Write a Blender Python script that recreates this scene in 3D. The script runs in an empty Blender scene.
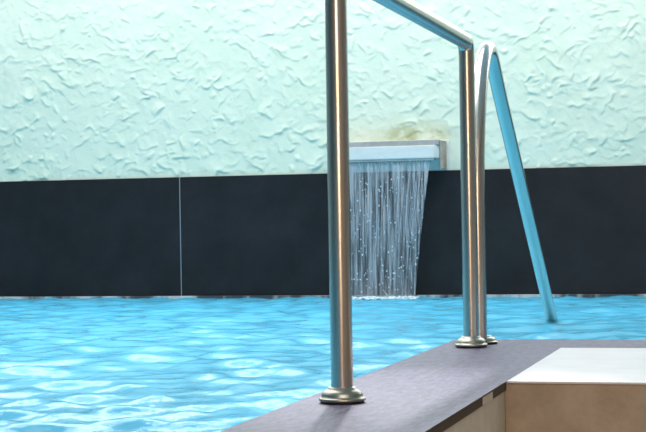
import bpy, bmesh, math, random
import numpy as np
from mathutils import Vector, Matrix
random.seed(7); rng = np.random.default_rng(11)
sc = bpy.context.scene
col = sc.collection
CAM_H = 0.338                      # lens height above the coping (coping top is z = 0)
WY = 7.89                          # plane of the far wall
WZ = -0.035                        # water level
PX = -0.785                        # line of the rail posts along the coping
X0, X1, Y0 = -6.6, 3.2, -2.6       # side walls and the wall behind the camera
CEIL = 2.5; FLOOR = -0.68

# ------------------------------------------------------------------ materials
def mat(name, rgb, rough=0.5, metal=0.0, spec=0.5):
    m = bpy.data.materials.new(name); m.use_nodes = True
    b = m.node_tree.nodes['Principled BSDF']
    b.inputs['Base Color'].default_value = (*rgb, 1); b.inputs['Roughness'].default_value = rough
    b.inputs['Metallic'].default_value = metal; b.inputs['Specular IOR Level'].default_value = spec
    return m, m.node_tree.nodes, m.node_tree.links, b
def noise(n, l, scale, detail=3, vec=None, stretch=None, rough=0.55):
    t = n.new('ShaderNodeTexNoise'); t.inputs['Scale'].default_value = scale
    t.inputs['Detail'].default_value = detail; t.inputs['Roughness'].default_value = rough
    tc = n.new('ShaderNodeTexCoord'); src = tc.outputs['Object']
    if stretch:
        mp = n.new('ShaderNodeMapping'); mp.inputs['Scale'].default_value = stretch
        l.new(src, mp.inputs['Vector']); src = mp.outputs['Vector']
    l.new(src, t.inputs['Vector']); return t
def ramp(n, l, fac, stops):
    r = n.new('ShaderNodeValToRGB'); e = r.color_ramp.elements
    while len(e) < len(stops): e.new(0.5)
    for el, (p, c) in zip(e, stops):
        el.position = p; el.color = (*c, 1) if len(c) == 3 else c
    l.new(fac, r.inputs['Fac']); return r
def bump(n, l, h, strength, dist, b):
    k = n.new('ShaderNodeBump'); k.inputs['Strength'].default_value = strength
    k.inputs['Distance'].default_value = dist
    l.new(h, k.inputs['Height']); l.new(k.outputs['Normal'], b.inputs['Normal']); return k
def math_node(n, l, op, a, b=None, clamp=False):
    k = n.new('ShaderNodeMath'); k.operation = op; k.use_clamp = clamp
    for i, v in enumerate((a, b)):
        if v is None: continue
        if isinstance(v, (int, float)): k.inputs[i].default_value = v
        else: l.new(v, k.inputs[i])
    return k.outputs[0]

MINT = (0.56, 0.84, 0.79)
def m_plaster():
    m, n, l, b = mat('mint_plaster', MINT, 0.75, spec=0.25)
    t = noise(n, l, 3.0, 4)
    base = ramp(n, l, t.outputs['Fac'], [(0.3, (0.80, 0.87, 0.70)), (0.7, (0.87, 0.91, 0.76))])
    # yellow-green algae stain on the paint above the spout (object space)
    g = n.new('ShaderNodeTexCoord'); s = n.new('ShaderNodeSeparateXYZ'); l.new(g.outputs['Object'], s.inputs[0])
    dx = math_node(n, l, 'DIVIDE', math_node(n, l, 'ADD', s.outputs['X'], 1.71), 0.24)
    dz = math_node(n, l, 'DIVIDE', math_node(n, l, 'SUBTRACT', s.outputs['Z'], 0.77), 0.09)
    r2 = math_node(n, l, 'ADD', math_node(n, l, 'MULTIPLY', dx, dx), math_node(n, l, 'MULTIPLY', dz, dz))
    k = math_node(n, l, 'SUBTRACT', 1.0, r2, True)
    t2 = noise(n, l, 14, 4)
    st = ramp(n, l, t2.outputs['Fac'], [(0.38, (0, 0, 0)), (0.66, (1, 1, 1))])
    kk = math_node(n, l, 'MULTIPLY', k, st.outputs['Color'])
    mx = n.new('ShaderNodeMix'); mx.data_type = 'RGBA'
    l.new(math_node(n, l, 'MULTIPLY', kk, 0.95), mx.inputs[0]); l.new(base.outputs['Color'], mx.inputs[6])
    mx.inputs[7].default_value = (0.50, 0.52, 0.30, 1)
    l.new(mx.outputs[2], b.inputs['Base Color'])
    t3 = noise(n, l, 90, 3); bump(n, l, t3.outputs['Fac'], 0.25, 0.003, b)
    return m
def m_slate_panel():
    m, n, l, b = mat('black_slate_panel', (0.02, 0.024, 0.03), 0.42, spec=0.35)
    t = noise(n, l, 5, 6, rough=0.65)
    c = ramp(n, l, t.outputs['Fac'], [(0.3, (0.011, 0.009, 0.010)), (0.75, (0.026, 0.023, 0.027))])
    l.new(c.outputs['Color'], b.inputs['Base Color'])
    t2 = noise(n, l, 60, 4); bump(n, l, t2.outputs['Fac'], 0.25, 0.003, b)
    return m
def m_coping():
    m, n, l, b = mat('dark_slate_coping', (0.05, 0.05, 0.06), 0.42, spec=0.28)
    t = noise(n, l, 60, 6, rough=0.7, stretch=(1, 0.28, 1))
    c = ramp(n, l, t.outputs['Fac'], [(0.36, (0.050, 0.043, 0.068)), (0.64, (0.19, 0.165, 0.25))])
    l.new(c.outputs['Color'], b.inputs['Base Color'])
    r = ramp(n, l, t.outputs['Fac'], [(0.3, (0.40,) * 3), (0.7, (0.58,) * 3)])
    l.new(r.outputs['Color'], b.inputs['Roughness'])
    t2 = noise(n, l, 75, 4, rough=0.65, stretch=(1, 0.3, 1)); bump(n, l, t2.outputs['Fac'], 0.8, 0.004, b)
    return m
def m_white_tile():
    m, n, l, b = mat('white_floor_tile', (0.80, 0.80, 0.80), 0.35)
    t = noise(n, l, 12, 5)
    c = ramp(n, l, t.outputs['Fac'], [(0.3, (0.72, 0.67, 0.67)), (0.7, (0.79, 0.74, 0.75))])
    l.new(c.outputs['Color'], b.inputs['Base Color']); return m
def m_tan(name, a, bb, rough=0.5):
    m, n, l, b = mat(name, a, rough, spec=0.35)
    t = noise(n, l, 16, 6, rough=0.7)
    c = ramp(n, l, t.outputs['Fac'], [(0.3, a), (0.7, bb)])
    l.new(c.outputs['Color'], b.inputs['Base Color'])
    t2 = noise(n, l, 80, 3); bump(n, l, t2.outputs['Fac'], 0.15, 0.002, b); return m
def m_steel(name, rgb, rough):
    m, n, l, b = mat(name, rgb, rough, 1.0)
    t = noise(n, l, 30, 3)
    r = ramp(n, l, t.outputs['Fac'], [(0.3, (rough * 0.96,) * 3), (0.7, (rough * 1.05,) * 3)])
    l.new(r.outputs['Color'], b.inputs['Roughness']); return m
def m_water():
    m = bpy.data.materials.new('pool_water'); m.use_nodes = True
    n, l = m.node_tree.nodes, m.node_tree.links; n.clear()
    out = n.new('ShaderNodeOutputMaterial')
    t = noise(n, l, 22, 2, stretch=(1, 0.8, 1))
    bp = n.new('ShaderNodeBump'); bp.inputs['Strength'].default_value = 0.35; bp.inputs['Distance'].default_value = 0.012
    l.new(t.outputs['Fac'], bp.inputs['Height'])
    tr = n.new('ShaderNodeBsdfTransparent'); tr.inputs['Color'].default_value = (0.75, 0.96, 0.98, 1)
    df = n.new('ShaderNodeBsdfDiffuse'); df.inputs['Color'].default_value = (0.13, 0.61, 0.90, 1)
    body = n.new('ShaderNodeMixShader'); body.inputs[0].default_value = 0.68
    l.new(tr.outputs[0], body.inputs[1]); l.new(df.outputs[0], body.inputs[2])
    gl = n.new('ShaderNodeBsdfGlossy'); gl.inputs['Roughness'].default_value = 0.15
    gl.inputs['Color'].default_value = (0.86, 0.98, 1, 1)
    fr = n.new('ShaderNodeFresnel'); fr.inputs['IOR'].default_value = 1.33
    l.new(bp.outputs['Normal'], gl.inputs['Normal']); l.new(bp.outputs['Normal'], fr.inputs['Normal'])
    f = math_node(n, l, 'MULTIPLY', fr.outputs[0], 0.66, True)
    mx = n.new('ShaderNodeMixShader'); l.new(f, mx.inputs[0]); l.new(body.outputs[0], mx.inputs[1]); l.new(gl.outputs[0], mx.inputs[2])
    l.new(mx.outputs[0], out.inputs['Surface']); return m
def m_fall(name, lo, hi, amax):
    m = bpy.data.materials.new(name); m.use_nodes = True
    n, l = m.node_tree.nodes, m.node_tree.links
    b = n['Principled BSDF']; out = n['Material Output']
    b.inputs['Base Color'].default_value = (0.66, 0.72, 0.79, 1); b.inputs['Roughness'].default_value = 0.12
    b.inputs['Specular IOR Level'].default_value = 0.6
    t = noise(n, l, 1.0, 4, stretch=(75, 12, 3.2), rough=0.6)
    a = ramp(n, l, t.outputs['Fac'], [(lo, (0.06,) * 3), (hi, (amax,) * 3)])
    tr = n.new('ShaderNodeBsdfTransparent'); mx = n.new('ShaderNodeMixShader')
    l.new(a.outputs['Color'], mx.inputs[0]); l.new(tr.outputs[0], mx.inputs[1]); l.new(b.outputs[0], mx.inputs[2])
    l.new(mx.outputs[0], out.inputs['Surface']); return m
def m_lime():
    m, n, l, b = mat('waterline_edge', (0.3, 0.33, 0.35), 0.5)
    t = noise(n, l, 2.6, 5, stretch=(1, 1, 0.1), rough=0.7)
    c = ramp(n, l, t.outputs['Fac'], [(0.46, (0.06, 0.07, 0.08)), (0.56, (0.62, 0.66, 0.68))])
    l.new(c.outputs['Color'], b.inputs['Base Color']); return m

M = dict(plaster=m_plaster(), panel=m_slate_panel(), coping=m_coping(), white=m_white_tile(),
         riser=m_tan('brown_stone_riser', (0.37, 0.285, 0.215), (0.50, 0.395, 0.305)),
         side=m_tan('greige_tile', (0.52, 0.50, 0.43), (0.66, 0.63, 0.55)),
         steel=m_steel('brushed_steel', (0.60, 0.57, 0.53), 0.26),
         flange=m_steel('cast_steel', (0.40, 0.365, 0.30), 0.36),
         water=m_water(), lime=m_lime(),
         basin=mat('blue_pool_liner', (0.16, 0.66, 0.86), 0.6)[0],
         ceil=mat('white_ceiling', (0.82, 0.84, 0.84), 0.8)[0],
         side_wall=mat('grey_green_wall', (0.36, 0.38, 0.36), 0.8)[0],
         wood=m_tan('brown_wood_wall', (0.30, 0.265, 0.23), (0.40, 0.36, 0.315)),
         floor=m_tan('brown_floor', (0.25, 0.19, 0.14), (0.34, 0.26, 0.19)),
         grout=mat('light_grout', (0.30, 0.33, 0.36), 0.8)[0],
         lip=m_tan('pale_stone_lip', (0.78, 0.78, 0.76), (0.88, 0.88, 0.86), 0.4),
         cap=m_tan('weathered_spout_top', (0.36, 0.33, 0.32), (0.52, 0.50, 0.49), 0.6),
         rust=m_tan('rust_stained_plate', (0.30, 0.21, 0.14), (0.55, 0.48, 0.41), 0.6),
         seal=mat('black_rubber', (0.01, 0.01, 0.01), 0.6)[0],
         sheet=m_fall('falling_water_film', 0.42, 0.68, 0.58), strand=m_fall('falling_water_strand', 0.3, 0.65, 0.7),
         foam=mat('white_foam', (0.80, 0.92, 0.96), 0.4)[0])

# ------------------------------------------------------------------ mesh helpers
def link(name, me, m, parent=None, smooth=False):
    if m: me.materials.append(m)
    if smooth:
        for p in me.polygons: p.use_smooth = True
    o = bpy.data.objects.new(name, me); col.objects.link(o)
    if parent: o.parent = parent; o.matrix_parent_inverse = Matrix.Translation(-parent.location)
    return o
def from_bm(name, bm, m, parent=None, smooth=False):
    bmesh.ops.recalc_face_normals(bm, faces=bm.faces[:])
    me = bpy.data.meshes.new(name); bm.to_mesh(me); bm.free()
    return link(name, me, m, parent, smooth)
def add_box(bm, x0, x1, y0, y1, z0, z1, bev=0.0):
    r = bmesh.ops.create_cube(bm, size=1.0); vs = r['verts']
    bmesh.ops.scale(bm, vec=(x1 - x0, y1 - y0, z1 - z0), verts=vs)
    bmesh.ops.translate(bm, vec=((x0 + x1) / 2, (y0 + y1) / 2, (z0 + z1) / 2), verts=vs)
    if bev:
        es = list({e for v in vs for e in v.link_edges})
        bmesh.ops.bevel(bm, geom=es, offset=bev, segments=2, affect='EDGES', profile=0.6)
def add_prism(bm, poly, z0, z1):
    lo = [bm.verts.new((x, y, z0)) for x, y in poly]; hi = [bm.verts.new((x, y, z1)) for x, y in poly]
    bm.faces.new(lo[::-1]); bm.faces.new(hi); k = len(poly)
    for i in range(k): bm.faces.new((lo[i], lo[(i + 1) % k], hi[(i + 1) % k], hi[i]))
def cap(bm, ring): bm.faces.new([bm.verts.new(v.co) for v in ring])   # own vertices keep the side normals clean
def add_tube(bm, pts, r, seg=32, caps=True, radii=None):
    pts = [Vector(p) for p in pts]; rings = []; up = None
    for i, p in enumerate(pts):
        t = (pts[min(i + 1, len(pts) - 1)] - pts[max(i - 1, 0)]).normalized()
        if up is None: up = t.orthogonal().normalized()
        up = (up - t * up.dot(t)).normalized(); s = t.cross(up)
        rr = radii[i] if radii else r
        rings.append([bm.verts.new(p + (up * math.cos(a) + s * math.sin(a)) * rr)
                      for a in (2 * math.pi * k / seg for k in range(seg))])
    for a, b in zip(rings, rings[1:]):
        for k in range(seg): bm.faces.new((a[k], a[(k + 1) % seg], b[(k + 1) % seg], b[k]))
    if caps: cap(bm, rings[0][::-1]); cap(bm, rings[-1])
def add_lathe(bm, prof, cx, cy, cz, seg=48):
    rings = []
    for r, z in prof:
        rings.append([bm.verts.new((cx + r * math.cos(a), cy + r * math.sin(a), cz + z))
                      for a in (2 * math.pi * k / seg for k in range(seg))])
    for a, b in zip(rings, rings[1:]):
        for k in range(seg): bm.faces.new((a[k], a[(k + 1) % seg], b[(k + 1) % seg], b[k]))
    cap(bm, rings[0][::-1]); cap(bm, rings[-1])
def arc(c, a0, a1, r, n=14):        # arc in the y-z plane at x = c[0]
    return [(c[0], c[1] + r * math.cos(a0 + (a1 - a0) * i / n), c[2] + r * math.sin(a0 + (a1 - a0) * i / n)) for i in range(n + 1)]
def tag(o, label, cat, group=None, kind=None):
    o['label'] = label; o['category'] = cat
    if group: o['group'] = group
    if kind: o['kind'] = kind
    return o
def struct(o, label, cat):
    return tag(o, label, cat, kind='structure')
def empty(name, loc):
    o = bpy.data.objects.new(name, None); col.objects.link(o); o.location = loc; o.empty_display_size = 0.1; return o
def grid_mesh(name, xs, ys, P, keep=None):
    nx, ny = len(xs), len(ys)
    me = bpy.data.meshes.new(name)
    i = np.arange(nx * ny).reshape(ny, nx)
    q = np.stack([i[:-1, :-1], i[:-1, 1:], i[1:, 1:], i[1:, :-1]], -1).reshape(-1, 4)
    if keep is not None:
        q = q[keep.reshape(-1)]
        used = np.unique(q); rm = np.full(nx * ny, -1); rm[used] = np.arange(len(used)); q = rm[q]; P = P[used]
    me.vertices.add(len(P)); me.vertices.foreach_set('co', P.astype(np.float32).ravel())
    me.loops.add(q.size); me.loops.foreach_set('vertex_index', q.astype(np.int32).ravel())
    me.polygons.add(len(q)); me.polygons.foreach_set('loop_start', np.arange(0, q.size, 4, dtype=np.int32))
    me.polygons.foreach_set('use_smooth', np.ones(len(q), dtype=bool))
    me.update(calc_edges=True); me.validate(); return me

# ------------------------------------------------------------------ the far wall
BT = 0.597                          # top of the dark panels
def plaster_field(xs, zs):
    Xg, Zg = np.meshgrid(xs, zs); H = np.zeros_like(Xg)
    def wob(k, amp, fr=(5, 22)):
        f = np.zeros_like(Xg)
        for _ in range(k):
            w = rng.uniform(*fr); a = rng.uniform(0, 2 * math.pi); ph = rng.uniform(0, 6.28)
            f += np.sin(w * (Xg * math.cos(a) + Zg * math.sin(a)) + ph)
        return f * amp / math.sqrt(k)
    H += wob(8, 0.0010) + wob(20, 0.0006, (40, 170))
    wx = wob(10, 0.008) + wob(14, 0.0058, (40, 140)); wz = wob(10, 0.008) + wob(14, 0.0058, (40, 140))
    dx = xs[1] - xs[0]; dz = zs[1] - zs[0]
    for _ in range(DABS):
        cx = rng.uniform(xs[0], xs[-1]); cz = rng.uniform(zs[0], zs[-1])
        R = 0.012 + 0.062 * rng.uniform() ** 2.2; th = -math.pi / 2 + rng.normal(0, 0.6)
        hm = (0.0010 + 0.0120 * rng.uniform() ** 3) * (0.6 + R / 0.09 * 0.5)
        kc = rng.uniform(-0.5, 0.5) / R; L = rng.uniform(0.009, 0.034)
        bq, bp_ = rng.uniform(25, 80), rng.uniform(0, 6.28)
        i0, i1 = np.searchsorted(xs, [cx - 2 * R, cx + 2 * R]); j0, j1 = np.searchsorted(zs, [cz - 2 * R, cz + 2 * R])
        if i1 - i0 < 3 or j1 - j0 < 3: continue
        x = Xg[j0:j1, i0:i1] + wx[j0:j1, i0:i1] - cx; z = Zg[j0:j1, i0:i1] + wz[j0:j1, i0:i1] - cz
        u = x * math.cos(th) + z * math.sin(th); v = -x * math.sin(th) + z * math.cos(th)
        d = (-kc * v * v) - u                       # > 0 behind the ridge edge
        h = np.where(d > 0, np.exp(-np.clip(d, 0, 9) / L), np.exp(np.clip(d, -9, 0) / 0.0035))
        win = np.clip(1 - (v / R) ** 2, 0, 1) ** 0.8 * np.clip(1.6 - (np.abs(u) / R), 0, 1) * (0.65 + 0.35 * np.sin(bq * v + bp_))
        H[j0:j1, i0:i1] = np.maximum(H[j0:j1, i0:i1], 0) * 1.0 + 0
        H[j0:j1, i0:i1] = np.where(h * win * hm > 0.0002, H[j0:j1, i0:i1] * (1 - 0.55 * win * h) + h * win * hm, H[j0:j1, i0:i1])
    return Xg, Zg, H
DABS = 19000
xs = np.concatenate([np.arange(X0 + 0.005, -4.6, 0.012), np.arange(-4.6, 0.3, 0.0052), np.arange(0.3, X1 - 0.004, 0.012)])
zs = np.concatenate([np.arange(BT, 1.75, 0.0052), np.arange(1.75, CEIL - 0.002, 0.012)])
Xg, Zg, H = plaster_field(xs, zs)
me = grid_mesh('wall_far', xs, zs, np.stack([Xg.ravel(), (WY - H).ravel(), Zg.ravel()], 1))
bm = bmesh.new(); bm.from_mesh(me)
for f in bm.faces: f.smooth = True
e0, e1, zt = float(xs[0]), float(xs[-1]), float(zs[-1])
def quad(a, b, c, d): bm.faces.new([bm.verts.new((p[0], WY, p[1])) for p in (a, b, c, d)])
quad((X0, BT - 0.02), (e0, BT - 0.02), (e0, CEIL), (X0, CEIL)); quad((e1, BT - 0.02), (X1, BT - 0.02), (X1, CEIL), (e1, CEIL))
quad((e0, zt), (e1, zt), (e1, CEIL), (e0, CEIL))
add_box(bm, X0 - 0.1, X1 + 0.1, WY + 0.02, WY + 0.15, -1.5, CEIL)
for v in bm.verts: pass
me2 = bpy.data.meshes.new('wall_far'); bm.to_mesh(me2); bm.free()
wall = struct(link('wall_far', me2, M['plaster']), 'mint green rough trowelled plaster wall above the black panels', 'wall')

def panel(name, x0, x1, label):
    bm = bmesh.new(); add_box(bm, x0, x1, WY - 0.012, WY + 0.02, -0.022, BT, 0.0012)
    return struct(from_bm(name, bm, M['panel']), label, 'wall panel')
SEAM = -2.962
panel('trim_1', X0, SEAM - 0.0022, 'black slate wall panel left of the thin vertical joint')
panel('trim_2', SEAM + 0.0022, X1, 'long black slate wall panel behind the waterfall and rails')
bm = bmesh.new(); add_box(bm, SEAM - 0.0022, SEAM + 0.0022, WY - 0.0115, WY + 0.02, -0.022, BT - 0.001)
struct(from_bm('trim_3', bm, M['grout']), 'thin pale vertical joint between two black wall panels', 'joint')
bm = bmesh.new(); add_box(bm, X0, X1, WY - 0.03, WY + 0.02, -0.20, -0.0225, 0.002)
struct(from_bm('trim_4', bm, M['lime']), 'narrow lime-crusted grey edge along the far waterline', 'edge strip')

# ------------------------------------------------------------------ room shell around the pool
def shell(name, box, m, label, cat):
    bm = bmesh.new(); add_box(bm, *box); return struct(from_bm(name, bm, m), label, cat)
shell('wall_left', (X0 - 0.15, X0, Y0 - 0.1, WY + 0.15, -1.5, CEIL), M['side_wall'], 'grey green side wall of the pool hall', 'wall')
shell('wall_right', (X1, X1 + 0.15, Y0 - 0.1, WY + 0.15, -1.5, CEIL), M['wood'], 'brown wooden side wall of the pool hall', 'wall')
shell('wall_back', (X0, X1, Y0 - 0.15, Y0, -1.5, CEIL), M['wood'], 'brown wooden wall facing the pool', 'wall')
shell('ceiling', (X0 - 0.15, X1 + 0.15, Y0 - 0.15, WY + 0.15, CEIL, CEIL + 0.12), M['ceil'], 'white ceiling of the pool hall', 'ceiling')
CX0, CX1 = -0.881, -0.545           # coping along the pool
FY0, FY1 = 4.298, 4.575             # coping across the far end of the platform
SY = 3.388                          # front edge of the white platform
shell('floor', (CX1 + 0.0, X1, Y0, 2.42, FLOOR - 0.1, FLOOR), M['floor'], 'brown floor at the foot of the steps', 'floor')
# basin
bm = bmesh.new()
add_box(bm, X0, X1, Y0, WY, -1.45, -1.35)
add_box(bm, X0, X0 + 0.02, Y0, WY, -1.35, 0.0); add_box(bm, X0, CX1, Y0, Y0 + 0.02, -1.35, 0.0)
add_box(bm, X1 - 0.02, X1, FY1, WY, -1.35, 0.0); add_box(bm, X0, X1, WY - 0.02, WY, -1.35, -0.05)
add_prism(bm, [(CX0 + 0.015, Y0), (CX0 + 0.03, Y0), (CX0 + 0.03, FY1 - 0.03), (X1, FY1 - 0.03), (X1, FY1 - 0.015), (CX0 + 0.015, FY1 - 0.015)], -1.35, -0.03)
struct(from_bm('pool_basin', bm, M['basin']), 'blue lined swimming pool basin under the water', 'pool basin')
# coping: one L-shaped run of dark slabs
bm = bmesh.new()
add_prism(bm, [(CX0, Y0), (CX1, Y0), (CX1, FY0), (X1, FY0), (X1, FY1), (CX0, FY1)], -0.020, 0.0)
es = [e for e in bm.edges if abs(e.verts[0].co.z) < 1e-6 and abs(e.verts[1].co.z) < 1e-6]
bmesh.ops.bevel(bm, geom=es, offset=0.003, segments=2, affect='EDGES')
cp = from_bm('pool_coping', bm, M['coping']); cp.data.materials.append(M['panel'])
for f in cp.data.polygons:           # edge shade painted in: side faces of the slabs take the black panel material
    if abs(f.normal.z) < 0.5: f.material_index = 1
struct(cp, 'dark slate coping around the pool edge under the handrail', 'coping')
bm = bmesh.new(); add_box(bm, CX1 - 0.004, CX1 + 0.0006, 3.10, 3.215, -0.0195, -0.0035)
struct(from_bm('trim_5', bm, M['side']), 'small greige patch on the dark edge of the coping', 'patch')
# masonry below the coping, its tiled side facing the steps
bm = bmesh.new()
add_box(bm, CX0 + 0.03, CX1 - 0.004, Y0, FY1 - 0.03, FLOOR - 0.1, -0.0205)
struct(from_bm('coping_base', bm, M['side']), 'greige tiled wall below the edge of the dark coping', 'wall')
# white platform flush with the coping, brown risers and treads below
bm = bmesh.new(); add_box(bm, CX1 + 0.0005, X1, SY, FY0 - 0.0005, -0.0050, -0.0005, 0.0006)
struct(from_bm('platform_tile', bm, M['white']), 'white tiled platform at the top of the steps', 'floor tile')
bm = bmesh.new(); add_box(bm, CX1 - 0.003, X1, SY + 0.004, FY0 - 0.001, FLOOR - 0.1, -0.0055)
struct(from_bm('step_riser', bm, M['riser']), 'brown stone step riser below the white platform', 'step riser')
for k, z in enumerate((-0.17, -0.34, -0.51)):
    bm = bmesh.new(); add_box(bm, CX1 - 0.003, X1, SY + 0.0035 - 0.32 * (k + 1), SY + 0.0035 - 0.32 * k, FLOOR - 0.1, z)
    struct(from_bm('step', bm, M['riser']), 'brown stone step leading up to the white platform', 'step')

# ------------------------------------------------------------------ the pool water
sp = 0.02
wx_ = np.arange(X0 + 0.01, X1 - 0.005, sp); wy_ = np.append(np.arange(Y0 + 0.01, WY - 0.031, sp), WY - 0.0295)
Xw, Yw = np.meshgrid(wx_, wy_); Zw = np.zeros_like(Xw)
warpx = 0.10 * np.sin(1.7 * Yw + 0.6 * Xw) + 0.06 * np.sin(3.1 * Xw - 1.1 * Yw + 1.0)
warpy = 0.10 * np.sin(1.3 * Xw - 0.9 * Yw) + 0.06 * np.sin(2.7 * Yw + 2.2 * Xw + 2.0)
for _ in range(46):
    lam = math.exp(rng.uniform(math.log(0.085), math.log(0.32))); k = 2 * math.pi / lam
    a = math.pi / 2 + rng.normal(0, 0.8); ph = rng.uniform(0, 6.28)
    s = 0.030 * (lam / 0.3) ** 0.05
    Zw += s / k * np.sin(k * ((Xw + warpx) * math.cos(a) + (Yw + warpy) * math.sin(a)) + ph)
# rings spreading from the waterfall
rr = np.sqrt((Xw + 1.85) ** 2 + (Yw - 7.72) ** 2)
Zw += 0.003 * np.exp(-rr / 0.7) * np.sin(2 * math.pi * rr / 0.13)
keep = ~((Xw[:-1, :-1] + sp / 2 > CX0 + 0.03) & (Yw[:-1, :-1] + sp / 2 < FY1 - 0.03))
P = np.stack([Xw.ravel(), Yw.ravel(), (WZ + np.clip(Zw, -0.05, 0.028)).ravel()], 1)
water = link('pool_water', grid_mesh('pool_water', wx_, wy_, P, keep), M['water'])
tag(water, 'rippling turquoise water filling the swimming pool', 'water', kind='stuff')

# ------------------------------------------------------------------ handrail with two posts
R = 0.0212
RZ = 0.825                   # centre line of the top bar
NY, FYp = 2.946, 4.289
hr = tag(empty('handrail', (PX, (NY + FYp) / 2, 0)), 'brushed steel handrail with two upright posts on the dark coping', 'handrail')
bend = 0.027
NX, FX = -0.7866, -0.7822             # the two posts stand a few millimetres off the pool axis
def flange(y, parent, s=1.0, x=PX, h=0.80):
    bm = bmesh.new()
    add_lathe(bm, [(0.0435 * s, 0.004), (0.0445 * s, 0.005), (0.0445 * s, 0.0105 * h), (0.0425 * s, 0.0125 * h), (0.0400 * s, 0.0135 * h), (0.0395 * s, 0.019 * h),
                   (0.0365 * s, 0.026 * h), (0.0315 * s, 0.0305 * h), (0.0275 * s, 0.0320 * h), (0.0270 * s, 0.036 * h), (0.0250 * s, 0.0375 * h), (0.0210, 0.038 * h)], x, y, 0)
    f = from_bm('flange', bm, M['flange'], parent, True)
    bm = bmesh.new(); add_lathe(bm, [(0.040 * s, 0.0002), (0.041 * s, 0.001), (0.041 * s, 0.0045), (0.039 * s, 0.0045)], x, y, 0)
    o = from_bm('seal', bm, M['seal']); o.parent = f; o['label'] = 'black rubber seal'
    return f
for x, y in ((NX, NY), (FX, FYp)):
    bm = bmesh.new(); add_tube(bm, [(x, y, 0.004), (x, y, RZ - bend - 0.004)], R, 40)
    from_bm('post', bm, M['steel'], hr, True)
    flange(y, hr, 1.0, x)
bm = bmesh.new(); add_tube(bm, [(NX, NY + bend, RZ), (FX, FYp - bend, RZ)], R, 40); from_bm('top_bar', bm, M['steel'], hr, True)
def elbow(x, y, sgn):
    c = (x, y - sgn * bend, RZ - bend)
    a0, a1 = (0, math.pi / 2) if sgn > 0 else (math.pi, math.pi / 2)
    bm = bmesh.new()
    add_tube(bm, [(x, y, RZ - bend - 0.005)] + arc(c, a0, a1, bend, 12) + [(x, y - sgn * (bend + 0.001), RZ)], R + 0.0004, 40)
    from_bm('elbow', bm, M['steel'], hr, True)
elbow(FX, FYp, 1); elbow(NX, NY, -1)

# ------------------------------------------------------------------ grab rail into the water
GX, GY = -0.7757, 4.380
gr = tag(empty('grab_rail', (GX, GY, 0)), 'bent steel grab rail sloping from the coping down into the water', 'grab rail')
def bez(p0, p1, p2, p3, n):
    out = []
    for i in range(1, n + 1):
        t = i / n; w = ((1 - t) ** 3, 3 * t * (1 - t) ** 2, 3 * t * t * (1 - t), t ** 3)
        out.append(gp(sum(k * p[0] for k, p in zip(w, (p0, p1, p2, p3))), sum(k * p[1] for k, p in zip(w, (p0, p1, p2, p3)))))
    return out
ly, lz = 5.986, WZ                   # where the sloping leg meets the water
def gp(y, z): return (GX - 0.0065 * (y - GY), y, z)
def leg(y): return lz + 0.645 * (ly - y)
T, AY, AZ = 4.80, 4.612, 0.838
path = [gp(GY, 0.004), gp(GY, 0.2), gp(GY, 0.40)]
path += bez((GY, 0.40), (GY, 0.62), (AY - 0.12, AZ), (AY, AZ), 16)
path += bez((AY, AZ), (AY + 0.06, AZ), (T - 0.06, leg(T - 0.06)), (T, leg(T)), 10)
path += [gp(y, leg(y)) for y in (5.1, 5.4, 5.7, 6.0, 6.4, 6.8)]
bm = bmesh.new(); add_tube(bm, path, R, 40); from_bm('bent_tube', bm, M['steel'], gr, True)
flange(GY + 0.034, gr, 0.98, GX + 0.002, 0.62)

# ------------------------------------------------------------------ water spout on the wall
SX0, SX1, SF = -2.13, -1.575, WY - 0.125
SB, ST = 0.655, 0.747
ws = tag(empty('water_spout', ((SX0 + SX1) / 2, WY, SB)), 'pale stone water spout box set on the mint wall above the panels', 'water spout')
bm = bmesh.new()                     # front trough: profile in x-y with chamfered right and left ends
add_prism(bm, [(SX0, WY), (SX0, SF + 0.03), (SX0 + 0.03, SF), (SX1 - 0.012, SF), (SX1 + 0.012, SF + 0.03), (SX1 + 0.012, WY)], SB, ST - 0.026)
bmesh.ops.bevel(bm, geom=[e for e in bm.edges if abs(e.verts[0].co.z - e.verts[1].co.z) < 1e-5], offset=0.004, segments=2, affect='EDGES')
from_bm('trough', bm, M['lip'], ws)
bm = bmesh.new(); add_box(bm, SX0 - 0.01, SX1 + 0.012, SF + 0.012, WY, ST - 0.026, ST, 0.004)
o = from_bm('cover', bm, M['cap'], ws); o['label'] = 'weathered grey top cover'
bm = bmesh.new(); add_box(bm, SX1 + 0.012, SX1 + 0.030, SF + 0.022, WY, BT + 0.005, ST - 0.004, 0.003)
o = from_bm('end_plate', bm, M['rust'], ws); o['label'] = 'rust-stained end plate'
bm = bmesh.new(); add_box(bm, SX0 - 0.03, SX1 + 0.042, WY - 0.014, WY, BT + 0.001, ST + 0.003, 0.003)
o = from_bm('wall_frame', bm, M['lip'], ws)
bm = bmesh.new(); add_box(bm, SX0 + 0.02, SX1 - 0.012, SF + 0.004, SF + 0.05, SB - 0.010, SB + 0.001, 0.001)
from_bm('slot_lip', bm, M['cap'], ws)

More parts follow.
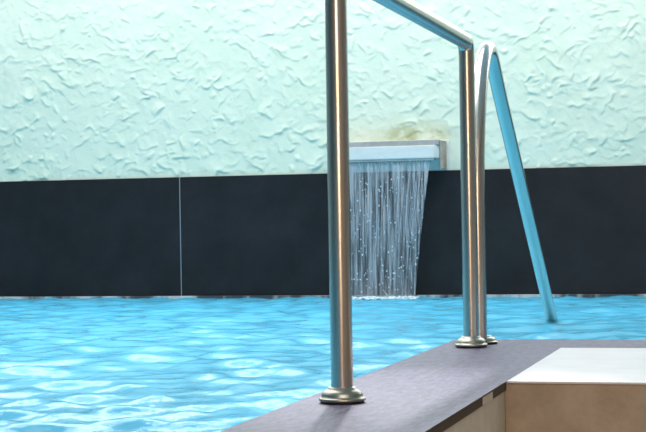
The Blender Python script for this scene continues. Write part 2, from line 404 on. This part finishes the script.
# ------------------------------------------------------------------ waterfall
wf = tag(empty('waterfall', (-1.86, SF, WZ)), 'sheet of white streaked water falling from the wall spout into the pool', 'waterfall')
FX0, FX1, BX0, BX1 = -2.10, -1.605, -2.055, -1.690
ztop = SB - 0.008; drop = ztop - WZ
def fall(u, t, off=0.0):             # u across 0..1, t down 0..1
    s = t ** 0.8
    x = (FX0 + (FX1 - FX0) * u) * (1 - s) + (BX0 + (BX1 - BX0) * u) * s
    return Vector((x, SF + 0.02 - 0.035 * math.sqrt(t) + off, ztop - drop * t))
nu, nt = 150, 60
us = np.linspace(0, 1, nu); ts = np.linspace(0, 1.02, nt)
wob = [(rng.uniform(15, 70), rng.uniform(0, 6.28), rng.uniform(1, 5)) for _ in range(9)]
def sheet_off(u, t): return sum(math.sin(k * u + p + q * t) for k, p, q in wob) * 0.0016 * (0.3 + t)
bm = bmesh.new()
F = [[bm.verts.new(fall(u, min(t, 1.02), sheet_off(u, t) - 0.0015)) for u in us] for t in ts]
B = [[bm.verts.new(fall(u, min(t, 1.02), sheet_off(u, t) + 0.0015)) for u in us] for t in ts]
for G in (F, B):
    for j in range(nt - 1):
        for i in range(nu - 1): bm.faces.new((G[j][i], G[j][i + 1], G[j + 1][i + 1], G[j + 1][i]))
for j in range(nt - 1):
    for i in (0, nu - 1): bm.faces.new((F[j][i], F[j + 1][i], B[j + 1][i], B[j][i]))
from_bm('water_film', bm, M['sheet'], wf, True)
bm = bmesh.new()
for k in range(70):
    u = min(0.995, max(0.005, rng.uniform(0, 1))); t0 = rng.uniform(0, 0.35) if k % 3 else 0.0
    t1 = min(1.01, t0 + rng.uniform(0.3, 1.0)); r0 = rng.uniform(0.0008, 0.0024); off = rng.uniform(-0.012, 0.004)
    pts = []; rad = []
    for i in range(15):
        t = t0 + (t1 - t0) * i / 14; p = fall(u, t, off + sheet_off(u, t)); p.x += 0.0015 * math.sin(9 * t + k)
        pts.append(p); rad.append(r0 * (0.25 + 0.75 * math.sin(math.pi * (0.06 + 0.9 * i / 14))) * rng.uniform(0.75, 1.25))
    add_tube(bm, pts, 0, 6, radii=rad)
s = from_bm('water_strands', bm, M['strand'], wf, True); s['kind'] = 'stuff'
bm = bmesh.new()
for k in range(220):
    u = rng.uniform(-0.005, 1.005); t = rng.uniform(0.05, 1) ; p = fall(u, t, rng.uniform(-0.03, 0.002))
    r = bmesh.ops.create_icosphere(bm, subdivisions=1, radius=rng.uniform(0.0012, 0.0030))
    bmesh.ops.scale(bm, vec=(1, 1, 1.5), verts=r['verts']); bmesh.ops.translate(bm, vec=p, verts=r['verts'])
s = from_bm('droplets', bm, M['foam'], wf, True); s['kind'] = 'stuff'
bm = bmesh.new()
for k in range(420):
    u = rng.uniform(-0.02, 1.04); p = fall(0.5, 1.0); p.x = BX0 + (BX1 - BX0) * u
    p.y += rng.normal(-0.03, 0.035); p.z = WZ + rng.uniform(-0.002, 0.010)
    r = bmesh.ops.create_icosphere(bm, subdivisions=1, radius=rng.uniform(0.003, 0.009))
    bmesh.ops.scale(bm, vec=(1.3, 1.3, 0.7), verts=r['verts']); bmesh.ops.translate(bm, vec=p, verts=r['verts'])
s = from_bm('splash_foam', bm, M['foam'], wf, True); s['kind'] = 'stuff'

# ------------------------------------------------------------------ light
def area(name, loc, size, power, rgb, target, spread=math.pi):
    d = bpy.data.lights.new(name, 'AREA'); d.shape = 'RECTANGLE'; d.size, d.size_y = size; d.energy = power; d.color = rgb; d.spread = spread
    o = bpy.data.objects.new(name, d); col.objects.link(o); o.location = loc
    o.rotation_euler = (Vector(target) - Vector(loc)).to_track_quat('-Z', 'Y').to_euler(); return o
area('ceiling_lamp_far', (-1.9, 6.85, CEIL - 0.03), (5.4, 0.5), 58, (1.0, 0.98, 0.96), (-1.9, 7.05, 0))
area('ceiling_lamp_mid', (-3.0, 4.2, CEIL - 0.03), (4.2, 2.2), 75, (1.0, 0.97, 0.95), (-3.0, 4.2, 0), 2.3)
area('fill_light_back', (0.6, 0.2, CEIL - 0.03), (3.0, 1.0), 60, (1.0, 0.95, 0.88), (0.6, 0.2, 0), 2.4)  # unseen fill added behind the camera to lift the riser and rail reflections
area('warm_lamp', (0.70, Y0 + 0.05, 1.2), (2.1, 1.7), 90, (1.0, 0.74, 0.50), (-0.5, 3, 0.9))
area('far_strip_fill', (-1.9, WY - 0.04, 2.08), (8.4, 0.66), 105, (0.96, 0.96, 1.0), (-1.9, 0, 2.08))  # strip light added out of view for water highlights and coping sheen
sd = bpy.data.lights.new('coping_fill_spot', 'SPOT'); sd.energy = 380; sd.spot_size = math.radians(20); sd.spot_blend = 1.0; sd.shadow_soft_size = 0.05; sd.color = (0.97, 0.94, 1.0)  # unseen spot added to brighten the near coping
so = bpy.data.objects.new('coping_fill_spot', sd); col.objects.link(so); so.location = (-1.2, 5.2, CEIL - 0.08)
so.rotation_euler = (Vector((-0.66, 3.15, 0)) - so.location).to_track_quat('-Z', 'Y').to_euler()
w = bpy.data.worlds.new('hall'); sc.world = w; w.use_nodes = True
w.node_tree.nodes['Background'].inputs[0].default_value = (0.8, 0.9, 1, 1); w.node_tree.nodes['Background'].inputs[1].default_value = 0.3

# ------------------------------------------------------------------ camera
f_px, yaw, pit, rol = 1607.9, 0.271018, 0.0052436, 0.0166364
def push(v):
    x, y, z = v
    c, s = math.cos(rol), math.sin(rol); x, z = c * x + s * z, -s * x + c * z
    c, s = math.cos(pit), math.sin(pit); y, z = c * y - s * z, s * y + c * z
    c, s = math.cos(yaw), math.sin(yaw); x, y = c * x - s * y, s * x + c * y
    return Vector((x, y, z))
r, fwd, u = push((1, 0, 0)), push((0, 1, 0)), push((0, 0, 1))
cam = bpy.data.cameras.new('camera'); co = bpy.data.objects.new('camera', cam); col.objects.link(co)
cam.sensor_fit = 'HORIZONTAL'; cam.sensor_width = 36; cam.lens = f_px / 646 * 36; cam.clip_start = 0.05
mw = Matrix((( r.x, u.x, -fwd.x, 0), (r.y, u.y, -fwd.y, 0), (r.z, u.z, -fwd.z, CAM_H), (0, 0, 0, 1)))
co.matrix_world = mw
sc.camera = co
vs = sc.view_settings; vs.view_transform = 'Standard'; vs.look = 'None'; vs.gamma = 1; vs.use_curve_mapping = False; vs.exposure = 0.0
sc.cycles.use_denoising = True
sc.cycles.max_bounces = 8; sc.cycles.diffuse_bounces = 4; sc.cycles.glossy_bounces = 4; sc.cycles.transparent_max_bounces = 12
sc.cycles.caustics_reflective = False; sc.cycles.caustics_refractive = False
